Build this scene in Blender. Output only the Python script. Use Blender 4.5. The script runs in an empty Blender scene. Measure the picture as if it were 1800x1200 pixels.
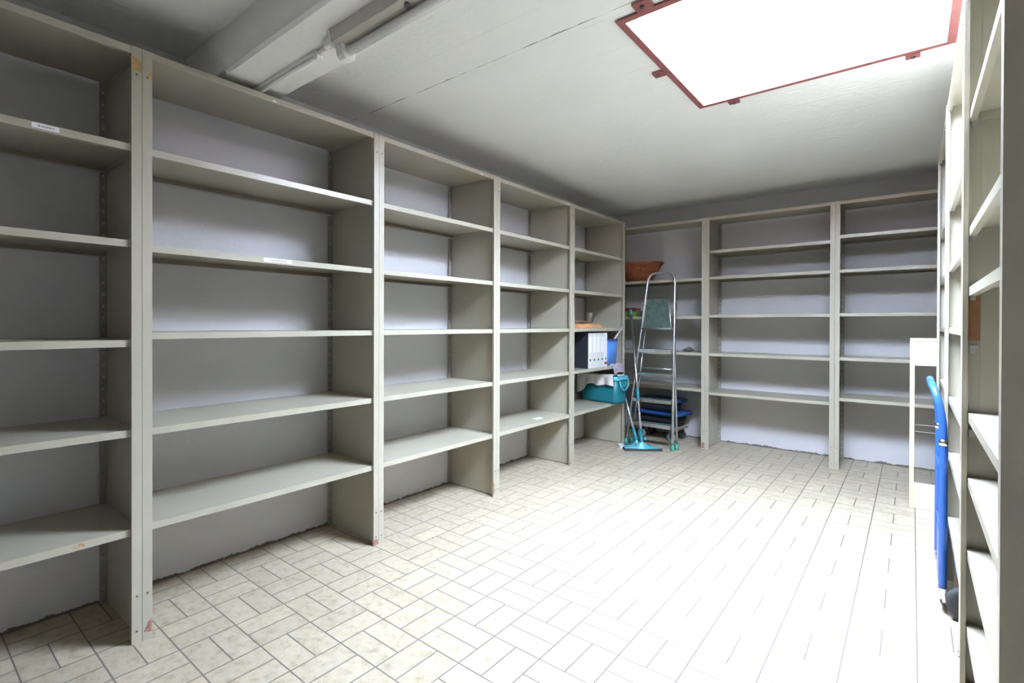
import bpy, bmesh, math, random
from mathutils import Vector, Matrix, noise
random.seed(7)
S = bpy.context.scene
COL = S.collection
R = math.radians

# ------------------------------------------------------------------ camera, sky, exposure
cam_d = bpy.data.cameras.new('camera'); cam = bpy.data.objects.new('camera', cam_d); COL.objects.link(cam)
cam_d.sensor_width = 36.0
cam_d.lens = 900.364 / 1800 * 36.0
cam_d.shift_x = 68.586 / 1800
cam_d.shift_y = -25.87 / 1800
cam_d.clip_start = 0.02
YAW, PIT, ROLL = 0.7089, -0.0049, 0.0029
fw = Vector((-math.sin(YAW) * math.cos(PIT), math.cos(YAW) * math.cos(PIT), math.sin(PIT)))
ri = Vector((math.cos(YAW), math.sin(YAW), 0)); up = ri.cross(fw)
r2 = ri * math.cos(ROLL) + up * math.sin(ROLL); u2 = up * math.cos(ROLL) - ri * math.sin(ROLL)
cam.matrix_world = Matrix(((r2.x, u2.x, -fw.x, 0), (r2.y, u2.y, -fw.y, 0), (r2.z, u2.z, -fw.z, 1.1843), (0, 0, 0, 1)))
S.camera = cam

SKY_STRENGTH = 52.0
world = bpy.data.worlds.new('sky'); S.world = world; world.use_nodes = True
bg = world.node_tree.nodes['Background']
bg.inputs[0].default_value = (0.80, 0.93, 1.16, 1); bg.inputs[1].default_value = SKY_STRENGTH

# daylight portal in the roof opening (samples the overcast sky above)
SX0, SX1, SY0, SY1 = -0.925, 0.135, 1.975, 3.065
pd = bpy.data.lights.new('skylight_portal', 'AREA'); pd.shape = 'RECTANGLE'
pd.size = SX1 - SX0; pd.size_y = SY1 - SY0; pd.cycles.is_portal = True
po = bpy.data.objects.new('skylight_portal', pd); COL.objects.link(po)
po.location = ((SX0 + SX1) / 2, (SY0 + SY1) / 2, 2.785)

S.view_settings.view_transform = 'Standard'; S.view_settings.look = 'None'
S.view_settings.gamma = 1.0; S.view_settings.use_curve_mapping = False
S.view_settings.exposure = 1.45
cy = S.cycles
cy.use_denoising = True
cy.max_bounces = 12; cy.diffuse_bounces = 8; cy.glossy_bounces = 4; cy.transmission_bounces = 8
cy.transparent_max_bounces = 12
cy.caustics_reflective = False; cy.caustics_refractive = False
cy.sample_clamp_indirect = 8.0

# ------------------------------------------------------------------ materials
def new_mat(name):
    m = bpy.data.materials.new(name); m.use_nodes = True
    nt = m.node_tree
    return m, nt, nt.nodes['Principled BSDF']

def N(nt, kind, **kw):
    n = nt.nodes.new(kind)
    for k, v in kw.items(): setattr(n, k, v)
    return n

def mat(name, col, rough=0.5, metal=0.0, var=0.0, scale=8.0, bump=0.0, bscale=60.0, spec=None, trans=0.0, col2=None):
    m, nt, b = new_mat(name)
    b.inputs['Base Color'].default_value = (*col, 1); b.inputs['Roughness'].default_value = rough
    b.inputs['Metallic'].default_value = metal
    if spec is not None: b.inputs['Specular IOR Level'].default_value = spec
    if trans: b.inputs['Transmission Weight'].default_value = trans
    tc = N(nt, 'ShaderNodeTexCoord')
    if var or col2:
        nz = N(nt, 'ShaderNodeTexNoise'); nz.inputs['Scale'].default_value = scale; nz.inputs['Detail'].default_value = 6
        nt.links.new(tc.outputs['Object'], nz.inputs['Vector'])
        mx = N(nt, 'ShaderNodeMix', data_type='RGBA')
        c2 = col2 or tuple(max(0, c * (1 - var)) for c in col)
        mx.inputs[6].default_value = (*col, 1); mx.inputs[7].default_value = (*c2, 1)
        rp = N(nt, 'ShaderNodeMapRange'); rp.inputs[1].default_value = 0.35; rp.inputs[2].default_value = 0.7
        nt.links.new(nz.outputs[0], rp.inputs[0]); nt.links.new(rp.outputs[0], mx.inputs[0])
        nt.links.new(mx.outputs[2], b.inputs['Base Color'])
    if bump:
        nb = N(nt, 'ShaderNodeTexNoise'); nb.inputs['Scale'].default_value = bscale; nb.inputs['Detail'].default_value = 4
        nt.links.new(tc.outputs['Object'], nb.inputs['Vector'])
        bp = N(nt, 'ShaderNodeBump'); bp.inputs['Strength'].default_value = bump; bp.inputs['Distance'].default_value = 0.01
        nt.links.new(nb.outputs[0], bp.inputs['Height']); nt.links.new(bp.outputs[0], b.inputs['Normal'])
    return m

M = {}
M['enamel'] = mat('beige_grey_enamel', (0.40, 0.372, 0.295), 0.34, var=0.10, scale=3.0, bump=0.03, bscale=25, spec=0.62)
M['rail'] = mat('perforated_angle_steel', (0.33, 0.31, 0.27), 0.45, var=0.15, scale=20)
M['bolt'] = mat('bolt_steel', (0.16, 0.16, 0.17), 0.4, 0.7)
M['paper'] = mat('white_paper', (0.80, 0.80, 0.81), 0.7)
M['ink'] = mat('grey_ink', (0.30, 0.32, 0.36), 0.8)
M['tape'] = mat('aged_orange_tape', (0.50, 0.33, 0.12), 0.45, var=0.25, scale=60)
M['rust'] = mat('rust_stain', (0.36, 0.20, 0.08), 0.8, col2=(0.48, 0.44, 0.36), scale=90)
M['redpaint'] = mat('red_paint_mark', (0.30, 0.07, 0.05), 0.6, col2=(0.36, 0.27, 0.23), scale=120)
M['oxide'] = mat('red_oxide_steel', (0.27, 0.085, 0.08), 0.5, var=0.2, scale=20)
M['galv'] = mat('galvanised_steel', (0.52, 0.50, 0.49), 0.5, 0.5, var=0.15, scale=30)
M['lampwhite'] = mat('lamp_white_enamel', (0.78, 0.77, 0.75), 0.35, var=0.06, scale=10)
M['lampgrey'] = mat('lamp_grey_reflector', (0.52, 0.49, 0.44), 0.5, var=0.12, scale=10)
M['tube'] = mat('fluorescent_tube_glass', (0.84, 0.84, 0.83), 0.15)
M['alu'] = mat('aluminium', (0.72, 0.73, 0.75), 0.28, 0.95, var=0.2, scale=25)
M['tread'] = mat('green_step_tread', (0.035, 0.072, 0.06), 0.7, col2=(0.08, 0.12, 0.105), scale=22, bump=0.2, bscale=150)
M['greenfoot'] = mat('green_rubber', (0.05, 0.30, 0.24), 0.55)
M['teal'] = mat('teal_plastic', (0.010, 0.165, 0.21), 0.4, var=0.12, scale=6)
M['tealdark'] = mat('dark_teal_plastic', (0.01, 0.19, 0.25), 0.42)
M['teallight'] = mat('light_teal_plastic', (0.07, 0.33, 0.40), 0.4)
M['blackrub'] = mat('black_rubber', (0.035, 0.037, 0.04), 0.7)
M['fluff'] = mat('white_mop_fibre', (0.72, 0.71, 0.70), 0.95, var=0.2, scale=60, bump=0.6, bscale=120)
M['cloth'] = mat('off_white_cloth', (0.66, 0.63, 0.62), 0.95, var=0.14, scale=14, bump=0.3, bscale=120)
M['lilac'] = mat('lilac_patterned_cloth', (0.52, 0.47, 0.53), 0.95, col2=(0.26, 0.20, 0.28), scale=38, bump=0.3, bscale=90)
M['tan'] = mat('tan_chamois', (0.58, 0.30, 0.13), 0.95, var=0.3, scale=16, bump=0.5, bscale=60)
M['brown'] = mat('brown_rag', (0.23, 0.16, 0.11), 0.95, var=0.3, scale=20, bump=0.4)
M['wicker'] = mat('orange_brown_wicker', (0.38, 0.115, 0.04), 0.55, col2=(0.22, 0.06, 0.02), scale=35)
M['black'] = mat('black_card', (0.018, 0.02, 0.028), 0.5)
M['bindergrey'] = mat('pale_grey_spine', (0.62, 0.63, 0.62), 0.5)
M['binderwhite'] = mat('white_spine', (0.78, 0.79, 0.84), 0.5)
M['red'] = mat('red_label', (0.42, 0.04, 0.05), 0.5)
M['bluebin'] = mat('blue_plastic_bin', (0.09, 0.27, 0.72), 0.35, var=0.08, scale=4)
M['bluedark'] = mat('dark_blue_plastic', (0.03, 0.07, 0.25), 0.4)
M['bluelid'] = mat('blue_lid_plastic', (0.02, 0.08, 0.27), 0.35)
M['cratedark'] = mat('black_crate_plastic', (0.025, 0.027, 0.035), 0.5)
M['bluetruck'] = mat('blue_painted_tube', (0.03, 0.105, 0.38), 0.25)
M['chrome'] = mat('chrome', (0.7, 0.7, 0.72), 0.18, 1.0)
M['castergrey'] = mat('grey_caster', (0.40, 0.40, 0.42), 0.5)
M['wood'] = mat('dolly_board', (0.33, 0.28, 0.23), 0.7, var=0.3, scale=15)
M['cream'] = mat('cream_wood_frame', (0.64, 0.56, 0.37), 0.5, var=0.08, scale=10)
M['white'] = mat('white_board', (0.80, 0.81, 0.83), 0.4)
M['greenplastic'] = mat('green_plastic', (0.10, 0.20, 0.03), 0.5)
M['redbrush'] = mat('dark_red_plastic', (0.16, 0.02, 0.02), 0.5)
M['cardboard'] = mat('tan_cardboard', (0.55, 0.36, 0.24), 0.8, var=0.1)
M['sticker'] = mat('rust_brown_sticker', (0.36, 0.16, 0.07), 0.6, var=0.2, scale=40)
M['ragdark'] = mat('dark_olive_rag', (0.14, 0.13, 0.10), 0.95, var=0.3, scale=40)

def clear_plastic():
    m, nt, b = new_mat('clear_plastic')
    out = nt.nodes['Material Output']
    t = N(nt, 'ShaderNodeBsdfTransparent'); g = N(nt, 'ShaderNodeBsdfGlossy'); g.inputs['Roughness'].default_value = 0.15
    mx = N(nt, 'ShaderNodeMixShader'); mx.inputs[0].default_value = 0.25
    nt.links.new(t.outputs[0], mx.inputs[1]); nt.links.new(g.outputs[0], mx.inputs[2]); nt.links.new(mx.outputs[0], out.inputs[0])
    return m
M['clear'] = clear_plastic()

def glazing():
    m, nt, b = new_mat('corrugated_polyester_sheet')
    out = nt.nodes['Material Output']
    t = N(nt, 'ShaderNodeBsdfTransparent'); t.inputs[0].default_value = (0.95, 0.97, 0.97, 1)
    d = N(nt, 'ShaderNodeBsdfTranslucent'); d.inputs[0].default_value = (0.92, 0.94, 0.94, 1)
    mx = N(nt, 'ShaderNodeMixShader'); mx.inputs[0].default_value = 0.35
    nt.links.new(t.outputs[0], mx.inputs[1]); nt.links.new(d.outputs[0], mx.inputs[2]); nt.links.new(mx.outputs[0], out.inputs[0])
    return m
M['glazing'] = glazing()

def floor_mat():
    m, nt, b = new_mat('basket_weave_tiles')
    L = nt.links.new
    geo = N(nt, 'ShaderNodeNewGeometry'); sep = N(nt, 'ShaderNodeSeparateXYZ'); L(geo.outputs['Position'], sep.inputs[0])
    def mth(op, a, c=None, d=None):
        n = N(nt, 'ShaderNodeMath', operation=op)
        for i, v in enumerate((a, c, d)):
            if v is None: continue
            if isinstance(v, (int, float)): n.inputs[i].default_value = v
            else: L(v, n.inputs[i])
        return n.outputs[0]
    C = 0.2031
    u = mth('DIVIDE', mth('ADD', sep.outputs[0], 2.0114 + 20 * C), C)
    v = mth('DIVIDE', mth('ADD', sep.outputs[1], -0.9183 + 20 * C), C)
    fu, fv = mth('FRACT', u), mth('FRACT', v); iu, iv = mth('FLOOR', u), mth('FLOOR', v)
    par = mth('MODULO', mth('ADD', iu, iv), 2.0)          # 0 : two tiles side by side in x, 1 : in y
    du = mth('MINIMUM', fu, mth('SUBTRACT', 1.0, fu)); dv = mth('MINIMUM', fv, mth('SUBTRACT', 1.0, fv))
    de = mth('MINIMUM', du, dv)
    mu, mv = mth('ABSOLUTE', mth('SUBTRACT', fu, 0.5)), mth('ABSOLUTE', mth('SUBTRACT', fv, 0.5))
    dm = mth('ADD', mth('MULTIPLY', mu, mth('SUBTRACT', 1.0, par)), mth('MULTIPLY', mv, par))
    d = mth('MINIMUM', de, dm)
    half = mth('ADD', mth('MULTIPLY', mth('GREATER_THAN', fu, 0.5), mth('SUBTRACT', 1.0, par)), mth('MULTIPLY', mth('GREATER_THAN', fv, 0.5), par))
    cb = N(nt, 'ShaderNodeCombineXYZ'); L(iu, cb.inputs[0]); L(iv, cb.inputs[1]); L(half, cb.inputs[2])
    wn = N(nt, 'ShaderNodeTexWhiteNoise', noise_dimensions='3D'); L(cb.outputs[0], wn.inputs['Vector'])
    # mottled beige tile
    off = N(nt, 'ShaderNodeVectorMath', operation='MULTIPLY_ADD'); L(wn.outputs['Color'], off.inputs[0]); off.inputs[1].default_value = (5, 5, 5); L(geo.outputs['Position'], off.inputs[2])
    n1 = N(nt, 'ShaderNodeTexNoise'); n1.inputs['Scale'].default_value = 28; n1.inputs['Detail'].default_value = 8; n1.inputs['Roughness'].default_value = 0.7
    L(off.outputs[0], n1.inputs['Vector'])
    r1 = N(nt, 'ShaderNodeValToRGB'); L(n1.outputs[0], r1.inputs[0])
    e = r1.color_ramp.elements; e[0].position = 0.32; e[0].color = (0.30, 0.25, 0.165, 1); e[1].position = 0.62; e[1].color = (0.46, 0.405, 0.31, 1)
    e2 = r1.color_ramp.elements.new(0.46); e2.color = (0.405, 0.35, 0.255, 1)
    n2 = N(nt, 'ShaderNodeTexNoise'); n2.inputs['Scale'].default_value = 110; n2.inputs['Detail'].default_value = 3; L(geo.outputs['Position'], n2.inputs['Vector'])
    mr = N(nt, 'ShaderNodeMapRange'); mr.inputs[1].default_value = 0.58; mr.inputs[2].default_value = 0.75; mr.inputs[4].default_value = 0.35; L(n2.outputs[0], mr.inputs[0])
    sp = N(nt, 'ShaderNodeMix', data_type='RGBA'); L(mr.outputs[0], sp.inputs[0]); L(r1.outputs[0], sp.inputs[6]); sp.inputs[7].default_value = (0.26, 0.22, 0.155, 1)
    hs = N(nt, 'ShaderNodeHueSaturation'); L(sp.outputs[2], hs.inputs['Color'])
    L(mth('ADD', mth('MULTIPLY', wn.outputs['Value'], 0.14), 0.93), hs.inputs['Value'])
    gm = N(nt, 'ShaderNodeMapRange', interpolation_type='SMOOTHSTEP'); gm.inputs[1].default_value = 0.009; gm.inputs[2].default_value = 0.017
    gm.inputs[3].default_value = 1; gm.inputs[4].default_value = 0; L(d, gm.inputs[0])
    fin = N(nt, 'ShaderNodeMix', data_type='RGBA'); L(gm.outputs[0], fin.inputs[0]); L(hs.outputs[0], fin.inputs[6]); fin.inputs[7].default_value = (0.145, 0.128, 0.115, 1)
    L(fin.outputs[2], b.inputs['Base Color'])
    b.inputs['Roughness'].default_value = 0.42
    bp = N(nt, 'ShaderNodeBump'); bp.inputs['Strength'].default_value = 0.5; bp.inputs['Distance'].default_value = 0.003
    h = mth('ADD', mth('SUBTRACT', 1.0, gm.outputs[0]), mth('MULTIPLY', n1.outputs[0], 0.25)); L(h, bp.inputs['Height']); L(bp.outputs[0], b.inputs['Normal'])
    return m
M['floor'] = floor_mat()

def wall_mat():
    m, nt, b = new_mat('white_wall_paint'); L = nt.links.new
    geo = N(nt, 'ShaderNodeNewGeometry'); sep = N(nt, 'ShaderNodeSeparateXYZ'); L(geo.outputs['Position'], sep.inputs[0])
    n1 = N(nt, 'ShaderNodeTexNoise'); n1.inputs['Scale'].default_value = 3; n1.inputs['Detail'].default_value = 6; L(geo.outputs['Position'], n1.inputs['Vector'])
    mx = N(nt, 'ShaderNodeMix', data_type='RGBA'); L(n1.outputs[0], mx.inputs[0])
    mx.inputs[6].default_value = (0.66, 0.655, 0.68, 1); mx.inputs[7].default_value = (0.60, 0.595, 0.62, 1)
    # ragged unpainted edge where plaster meets the tiles
    n2 = N(nt, 'ShaderNodeTexNoise'); n2.inputs['Scale'].default_value = 14; n2.inputs['Detail'].default_value = 8; n2.inputs['Roughness'].default_value = 0.7; L(geo.outputs['Position'], n2.inputs['Vector'])
    ad = N(nt, 'ShaderNodeMath', operation='MULTIPLY_ADD'); L(n2.outputs[0], ad.inputs[0]); ad.inputs[1].default_value = 0.06; ad.inputs[2].default_value = -0.018
    lt = N(nt, 'ShaderNodeMath', operation='SUBTRACT'); L(ad.outputs[0], lt.inputs[0]); L(sep.outputs[2], lt.inputs[1])
    mr = N(nt, 'ShaderNodeMapRange'); mr.inputs[1].default_value = -0.002; mr.inputs[2].default_value = 0.003; L(lt.outputs[0], mr.inputs[0])
    m2 = N(nt, 'ShaderNodeMix', data_type='RGBA'); L(mr.outputs[0], m2.inputs[0]); L(mx.outputs[2], m2.inputs[6]); m2.inputs[7].default_value = (0.16, 0.13, 0.11, 1)
    L(m2.outputs[2], b.inputs['Base Color']); b.inputs['Roughness'].default_value = 0.75
    n3 = N(nt, 'ShaderNodeTexNoise'); n3.inputs['Scale'].default_value = 45; n3.inputs['Detail'].default_value = 5; L(geo.outputs['Position'], n3.inputs['Vector'])
    bp = N(nt, 'ShaderNodeBump'); bp.inputs['Strength'].default_value = 0.12; bp.inputs['Distance'].default_value = 0.01; L(n3.outputs[0], bp.inputs['Height']); L(bp.outputs[0], b.inputs['Normal'])
    return m
M['wall'] = wall_mat()

def ceil_mat(boards=True):
    m, nt, b = new_mat('white_painted_concrete' if boards else 'white_painted_beam'); L = nt.links.new
    geo = N(nt, 'ShaderNodeNewGeometry'); sep = N(nt, 'ShaderNodeSeparateXYZ'); L(geo.outputs['Position'], sep.inputs[0])
    n1 = N(nt, 'ShaderNodeTexNoise'); n1.inputs['Scale'].default_value = 2.5; n1.inputs['Detail'].default_value = 8; L(geo.outputs['Position'], n1.inputs['Vector'])
    mx = N(nt, 'ShaderNodeMix', data_type='RGBA'); L(n1.outputs[0], mx.inputs[0])
    mx.inputs[6].default_value = (0.81, 0.81, 0.815, 1); mx.inputs[7].default_value = (0.735, 0.73, 0.73, 1)
    L(mx.outputs[2], b.inputs['Base Color']); b.inputs['Roughness'].default_value = 0.7
    n3 = N(nt, 'ShaderNodeTexNoise'); n3.inputs['Scale'].default_value = 30; n3.inputs['Detail'].default_value = 6; L(geo.outputs['Position'], n3.inputs['Vector'])
    h = n3.outputs[0]
    if boards:   # hairline construction joint in front of the roof opening
        cn = N(nt, 'ShaderNodeTexNoise'); cn.inputs['Scale'].default_value = 9; cn.inputs['Detail'].default_value = 6; L(geo.outputs['Position'], cn.inputs['Vector'])
        a1 = N(nt, 'ShaderNodeMath', operation='MULTIPLY_ADD'); L(cn.outputs[0], a1.inputs[0]); a1.inputs[1].default_value = 0.016; L(sep.outputs[1], a1.inputs[2])
        a2 = N(nt, 'ShaderNodeMath', operation='SUBTRACT'); L(a1.outputs[0], a2.inputs[0]); a2.inputs[1].default_value = 1.912
        a3 = N(nt, 'ShaderNodeMath', operation='ABSOLUTE'); L(a2.outputs[0], a3.inputs[0])
        wd = N(nt, 'ShaderNodeMapRange'); wd.inputs[1].default_value = .42; wd.inputs[2].default_value = .62; wd.inputs[3].default_value = 0.0004; wd.inputs[4].default_value = 0.0045; L(cn.outputs[0], wd.inputs[0])
        a4 = N(nt, 'ShaderNodeMath', operation='LESS_THAN'); L(a3.outputs[0], a4.inputs[0]); L(wd.outputs[0], a4.inputs[1])
        a5 = N(nt, 'ShaderNodeMath', operation='LESS_THAN'); L(sep.outputs[0], a5.inputs[0]); a5.inputs[1].default_value = -.80
        a6 = N(nt, 'ShaderNodeMath', operation='MULTIPLY'); L(a4.outputs[0], a6.inputs[0]); L(a5.outputs[0], a6.inputs[1])
        m3 = N(nt, 'ShaderNodeMix', data_type='RGBA'); L(a6.outputs[0], m3.inputs[0]); L(mx.outputs[2], m3.inputs[6]); m3.inputs[7].default_value = (.30, .29, .27, 1); L(m3.outputs[2], b.inputs['Base Color'])
        # shuttering-board ridges running across the room
        fr = N(nt, 'ShaderNodeMath', operation='DIVIDE'); L(sep.outputs[1], fr.inputs[0]); fr.inputs[1].default_value = 0.243
        f2 = N(nt, 'ShaderNodeMath', operation='FRACT'); L(fr.outputs[0], f2.inputs[0])
        pp = N(nt, 'ShaderNodeMath', operation='PINGPONG'); L(f2.outputs[0], pp.inputs[0]); pp.inputs[1].default_value = 0.5
        mr = N(nt, 'ShaderNodeMapRange'); mr.inputs[1].default_value = 0.0; mr.inputs[2].default_value = 0.02; mr.inputs[3].default_value = 0.0; mr.inputs[4].default_value = 1.0; L(pp.outputs[0], mr.inputs[0])
        mu = N(nt, 'ShaderNodeMath', operation='MULTIPLY_ADD'); L(mr.outputs[0], mu.inputs[0]); mu.inputs[1].default_value = -0.5; L(n3.outputs[0], mu.inputs[2]); h = mu.outputs[0]
    bp = N(nt, 'ShaderNodeBump'); bp.inputs['Strength'].default_value = 0.45; bp.inputs['Distance'].default_value = 0.008; L(h, bp.inputs['Height']); L(bp.outputs[0], b.inputs['Normal'])
    return m
M['ceiling'] = ceil_mat(); M['beam'] = ceil_mat(False)

# ------------------------------------------------------------------ mesh helpers
class MB:
    def __init__(s, f=None): s.bm = bmesh.new(); s.f = f; s.mats = []; s.cur = 0
    def use(s, m):
        if m not in s.mats: s.mats.append(m)
        s.cur = s.mats.index(m); return s
    def v(s, p): return s.bm.verts.new(s.f(*p) if s.f else p)
    def face(s, vs):
        try: fc = s.bm.faces.new(vs); fc.material_index = s.cur; return fc
        except ValueError: return None
    def box(s, a, b, taper=0.0):
        x0, y0, z0 = a; x1, y1, z1 = b
        vs = [s.v(p) for p in ((x0 + taper, y0 + taper, z0), (x1 - taper, y0 + taper, z0), (x1 - taper, y1 - taper, z0), (x0 + taper, y1 - taper, z0), (x0, y0, z1), (x1, y0, z1), (x1, y1, z1), (x0, y1, z1))]
        for q in ((3, 2, 1, 0), (4, 5, 6, 7), (0, 1, 5, 4), (1, 2, 6, 5), (2, 3, 7, 6), (3, 0, 4, 7)): s.face([vs[i] for i in q])
        return s
    def tube(s, pts, r, n=12, cap=True, smooth=True):
        pts = [Vector(p) for p in pts]; rings = []; up_ = None
        for i, p in enumerate(pts):
            d = (pts[min(i + 1, len(pts) - 1)] - pts[max(i - 1, 0)]).normalized()
            if up_ is None: up_ = Vector((0, 0, 1)) if abs(d.z) < 0.9 else Vector((1, 0, 0))
            a = d.cross(up_).normalized(); c = a.cross(d).normalized(); up_ = c
            rr = r[i] if isinstance(r, (list, tuple)) else r
            rings.append([s.v(tuple(p + a * math.cos(t) * rr + c * math.sin(t) * rr)) for t in [2 * math.pi * k / n for k in range(n)]])
        for A, B in zip(rings, rings[1:]):
            for k in range(n):
                fc = s.face([A[k], A[(k + 1) % n], B[(k + 1) % n], B[k]])
                if fc: fc.smooth = smooth
        if cap: s.face(rings[0][::-1]); s.face(rings[-1])
        return s
    def loft(s, rings, close=True, cap0=True, cap1=True, smooth=True):
        R_ = [[s.v(tuple(p)) for p in ring] for ring in rings]; n = len(R_[0])
        for A, B in zip(R_, R_[1:]):
            for k in range(n if close else n - 1):
                fc = s.face([A[k], A[(k + 1) % n], B[(k + 1) % n], B[k]])
                if fc: fc.smooth = smooth
        if cap0: s.face(R_[0][::-1])
        if cap1: s.face(R_[-1])
        return s
    def poly(s, pts, thick):      # pts: planar outline, thick: offset vector
        o = Vector(thick); A = [s.v(tuple(p)) for p in pts]; B = [s.v(tuple(Vector(p) + o)) for p in pts]; n = len(A)
        s.face(A[::-1]); s.face(B)
        for k in range(n): s.face([A[k], A[(k + 1) % n], B[(k + 1) % n], B[k]])
        return s
    def build(s, name, m, parent=None, bevel=0.0, seg=2, loc=None):
        bmesh.ops.recalc_face_normals(s.bm, faces=s.bm.faces)
        me = bpy.data.meshes.new(name); s.bm.to_mesh(me); s.bm.free()
        for k in (s.mats or [m]): me.materials.append(M[k])
        o = bpy.data.objects.new(name, me); COL.objects.link(o)
        if parent is not None:
            o.parent = parent
            base = Vector((0, 0, 0)); q = parent
            while q is not None: base += q.location; q = q.parent
            o.matrix_parent_inverse = Matrix.Translation(-base) if parent.type == 'EMPTY' and parent.rotation_euler.z == 0 else Matrix.Identity(4)
        if bevel:
            bv = o.modifiers.new('bevel', 'BEVEL'); bv.width = bevel; bv.segments = seg; bv.limit_method = 'ANGLE'
        return o

def thing(name, label, cat, loc=(0, 0, 0), group=None):
    o = bpy.data.objects.new(name, None); COL.objects.link(o); o.location = loc; o.empty_display_size = 0.1
    return tag(o, label, cat, group)
def tag(o, label, cat, group=None):
    o['label'] = label; o['category'] = cat
    if group: o['group'] = group
    return o
def struct(o, label=None):
    o['kind'] = 'structure'
    if label: o['label'] = label
    return o
def rrect(cx, cy_, hx, hy, rad, z, n=5, rot=0.0):
    pts = []
    for (sx, sy, a0) in ((1, 1, 0), (-1, 1, 90), (-1, -1, 180), (1, -1, 270)):
        for k in range(n + 1):
            a = R(a0 + 90 * k / n); x = sx * (hx - rad) + rad * math.cos(a); y = sy * (hy - rad) + rad * math.sin(a)
            pts.append(Vector((cx + x * math.cos(rot) - y * math.sin(rot), cy_ + x * math.sin(rot) + y * math.cos(rot), z)))
    return pts
def smooth_path(pts, n=6):
    pts = [Vector(p) for p in pts]; out = []
    for i in range(len(pts) - 1):
        p0 = pts[max(i - 1, 0)]; p1 = pts[i]; p2 = pts[i + 1]; p3 = pts[min(i + 2, len(pts) - 1)]
        for k in range(n):
            t = k / n
            out.append(0.5 * ((2 * p1) + (p2 - p0) * t + (2 * p0 - 5 * p1 + 4 * p2 - p3) * t * t + (3 * p1 - p0 - 3 * p2 + p3) * t ** 3))
    return out + [pts[-1]]

# ------------------------------------------------------------------ room shell
WL, WR, WB, WF, ZC = -2.614, 0.575, 5.61, -1.3, 2.43
LF, BF, RF = -2.1718, 5.1311, 0.115          # front planes of the three shelf rows
struct(MB().box((WL - .15, WF - .15, -.12), (WR + .15, WB + .15, 0)).build('floor', 'floor'))
struct(MB().box((WL - .15, WF - .15, 0), (WL, WB + .15, ZC + .35)).build('wall_left', 'wall'))
struct(MB().box((WR, WF - .15, 0), (WR + .15, WB + .15, ZC + .35)).build('wall_right', 'wall'))
struct(MB().box((WL, WB, 0), (WR, WB + .15, ZC + .35)).build('wall_back', 'wall'))
struct(MB().box((WL, WF - .15, 0), (WR, WF, ZC + .35)).build('wall_front', 'wall'))
c = MB()
T = 0.35
c.box((WL, WF, ZC), (SX0, WB, ZC + T)); c.box((SX1, WF, ZC), (WR, WB, ZC + T))
c.box((SX0, WF, ZC), (SX1, SY0, ZC + T)); c.box((SX0, SY1, ZC), (SX1, WB, ZC + T))
struct(c.build('ceiling', 'ceiling'))
BY0, BY1, BZ = 0.957, 1.245, 2.237
b_ = MB()
nx = 40
for k in range(2): pass
def beam_ring(x):
    w = 0.004 * noise.noise(Vector((x * 4, 0, 0)))
    w2 = 0.012 * noise.noise(Vector((x * 3.1, 5, 0)))
    return [Vector((x, BY0 + w, ZC)), Vector((x, BY0 + w, BZ + .012)), Vector((x, BY0 + .012, BZ)), Vector((x, BY1 - .012 + w2, BZ)), Vector((x, BY1 + w2, BZ + .012)), Vector((x, BY1 + w2, ZC))]
b_.loft([beam_ring(WL + (WR - WL) * k / nx) for k in range(nx + 1)], smooth=False)
struct(b_.build('trim_1', 'beam'), 'white painted concrete beam crossing the ceiling above the left shelves')

# skylight: red angle frame, corrugated sheet, fixing brackets
sk = thing('window_1', 'square skylight in a red steel angle frame with corrugated sheet', 'skylight', ((SX0 + SX1) / 2, (SY0 + SY1) / 2, ZC)); sk['kind'] = 'structure'
f_ = MB()
fz0, fz1 = ZC - 0.012, ZC + 0.095
wth = 0.027
f_.box((SX0 - .004, SY0 - .004, fz0), (SX0 + wth, SY1 + .004, fz0 + .006)).box((SX1 - wth, SY0 - .004, fz0), (SX1 + .004, SY1 + .004, fz0 + .006))
f_.box((SX0 + wth, SY0 - .004, fz0), (SX1 - wth, SY0 + wth, fz0 + .006)).box((SX0 + wth, SY1 - wth, fz0), (SX1 - wth, SY1 + .004, fz0 + .006))
f_.box((SX0 + .001, SY0 + .001, fz0 + .006), (SX0 + .007, SY1 - .001, fz1)).box((SX1 - .007, SY0 + .001, fz0 + .006), (SX1 - .001, SY1 - .001, fz1))
f_.box((SX0 + .007, SY0 + .001, fz0 + .006), (SX1 - .007, SY0 + .007, fz1)).box((SX0 + .007, SY1 - .007, fz0 + .006), (SX1 - .007, SY1 - .001, fz1))
f_.build('frame', 'oxide', sk)
g_ = MB(); NXg, amp = 90, 0.010
rows = []
for yy in (SY0 + .008, SY1 - .008):
    rows.append([g_.v((SX0 + .008 + (SX1 - SX0 - .016) * k / NXg, yy, ZC + .112 + amp * math.sin(2 * math.pi * k / 6))) for k in range(NXg + 1)])
for k in range(NXg):
    fc = g_.face([rows[0][k], rows[0][k + 1], rows[1][k + 1], rows[1][k]]); fc.smooth = True
g_.build('glazing_sheet', 'glazing', sk)
def bracket(x, y, dx, dy, big=1.0):
    m = MB(); w = .026 * big; l = .052 * big
    if dx: m.box((min(x, x + dx * l), y - w, ZC - .014), (max(x, x + dx * l), y + w, ZC - .001))
    else: m.box((x - w, min(y, y + dy * l), ZC - .014), (x + w, max(y, y + dy * l), ZC - .001))
    m.use('bolt')
    cx, cy2 = (x + dx * l * .6, y + dy * l * .6)
    m.tube([(cx, cy2, ZC - .014), (cx, cy2, ZC - .021)], .009, 10, smooth=False)
    m.mats = ['oxide', 'bolt'];
    for fc in m.bm.faces: fc.material_index = 1 if fc.calc_center_median().z < ZC - .0141 else 0
    m.build('bracket', 'oxide', sk)
bracket(SX0 - .004, 2.52, -1, 0)
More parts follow.
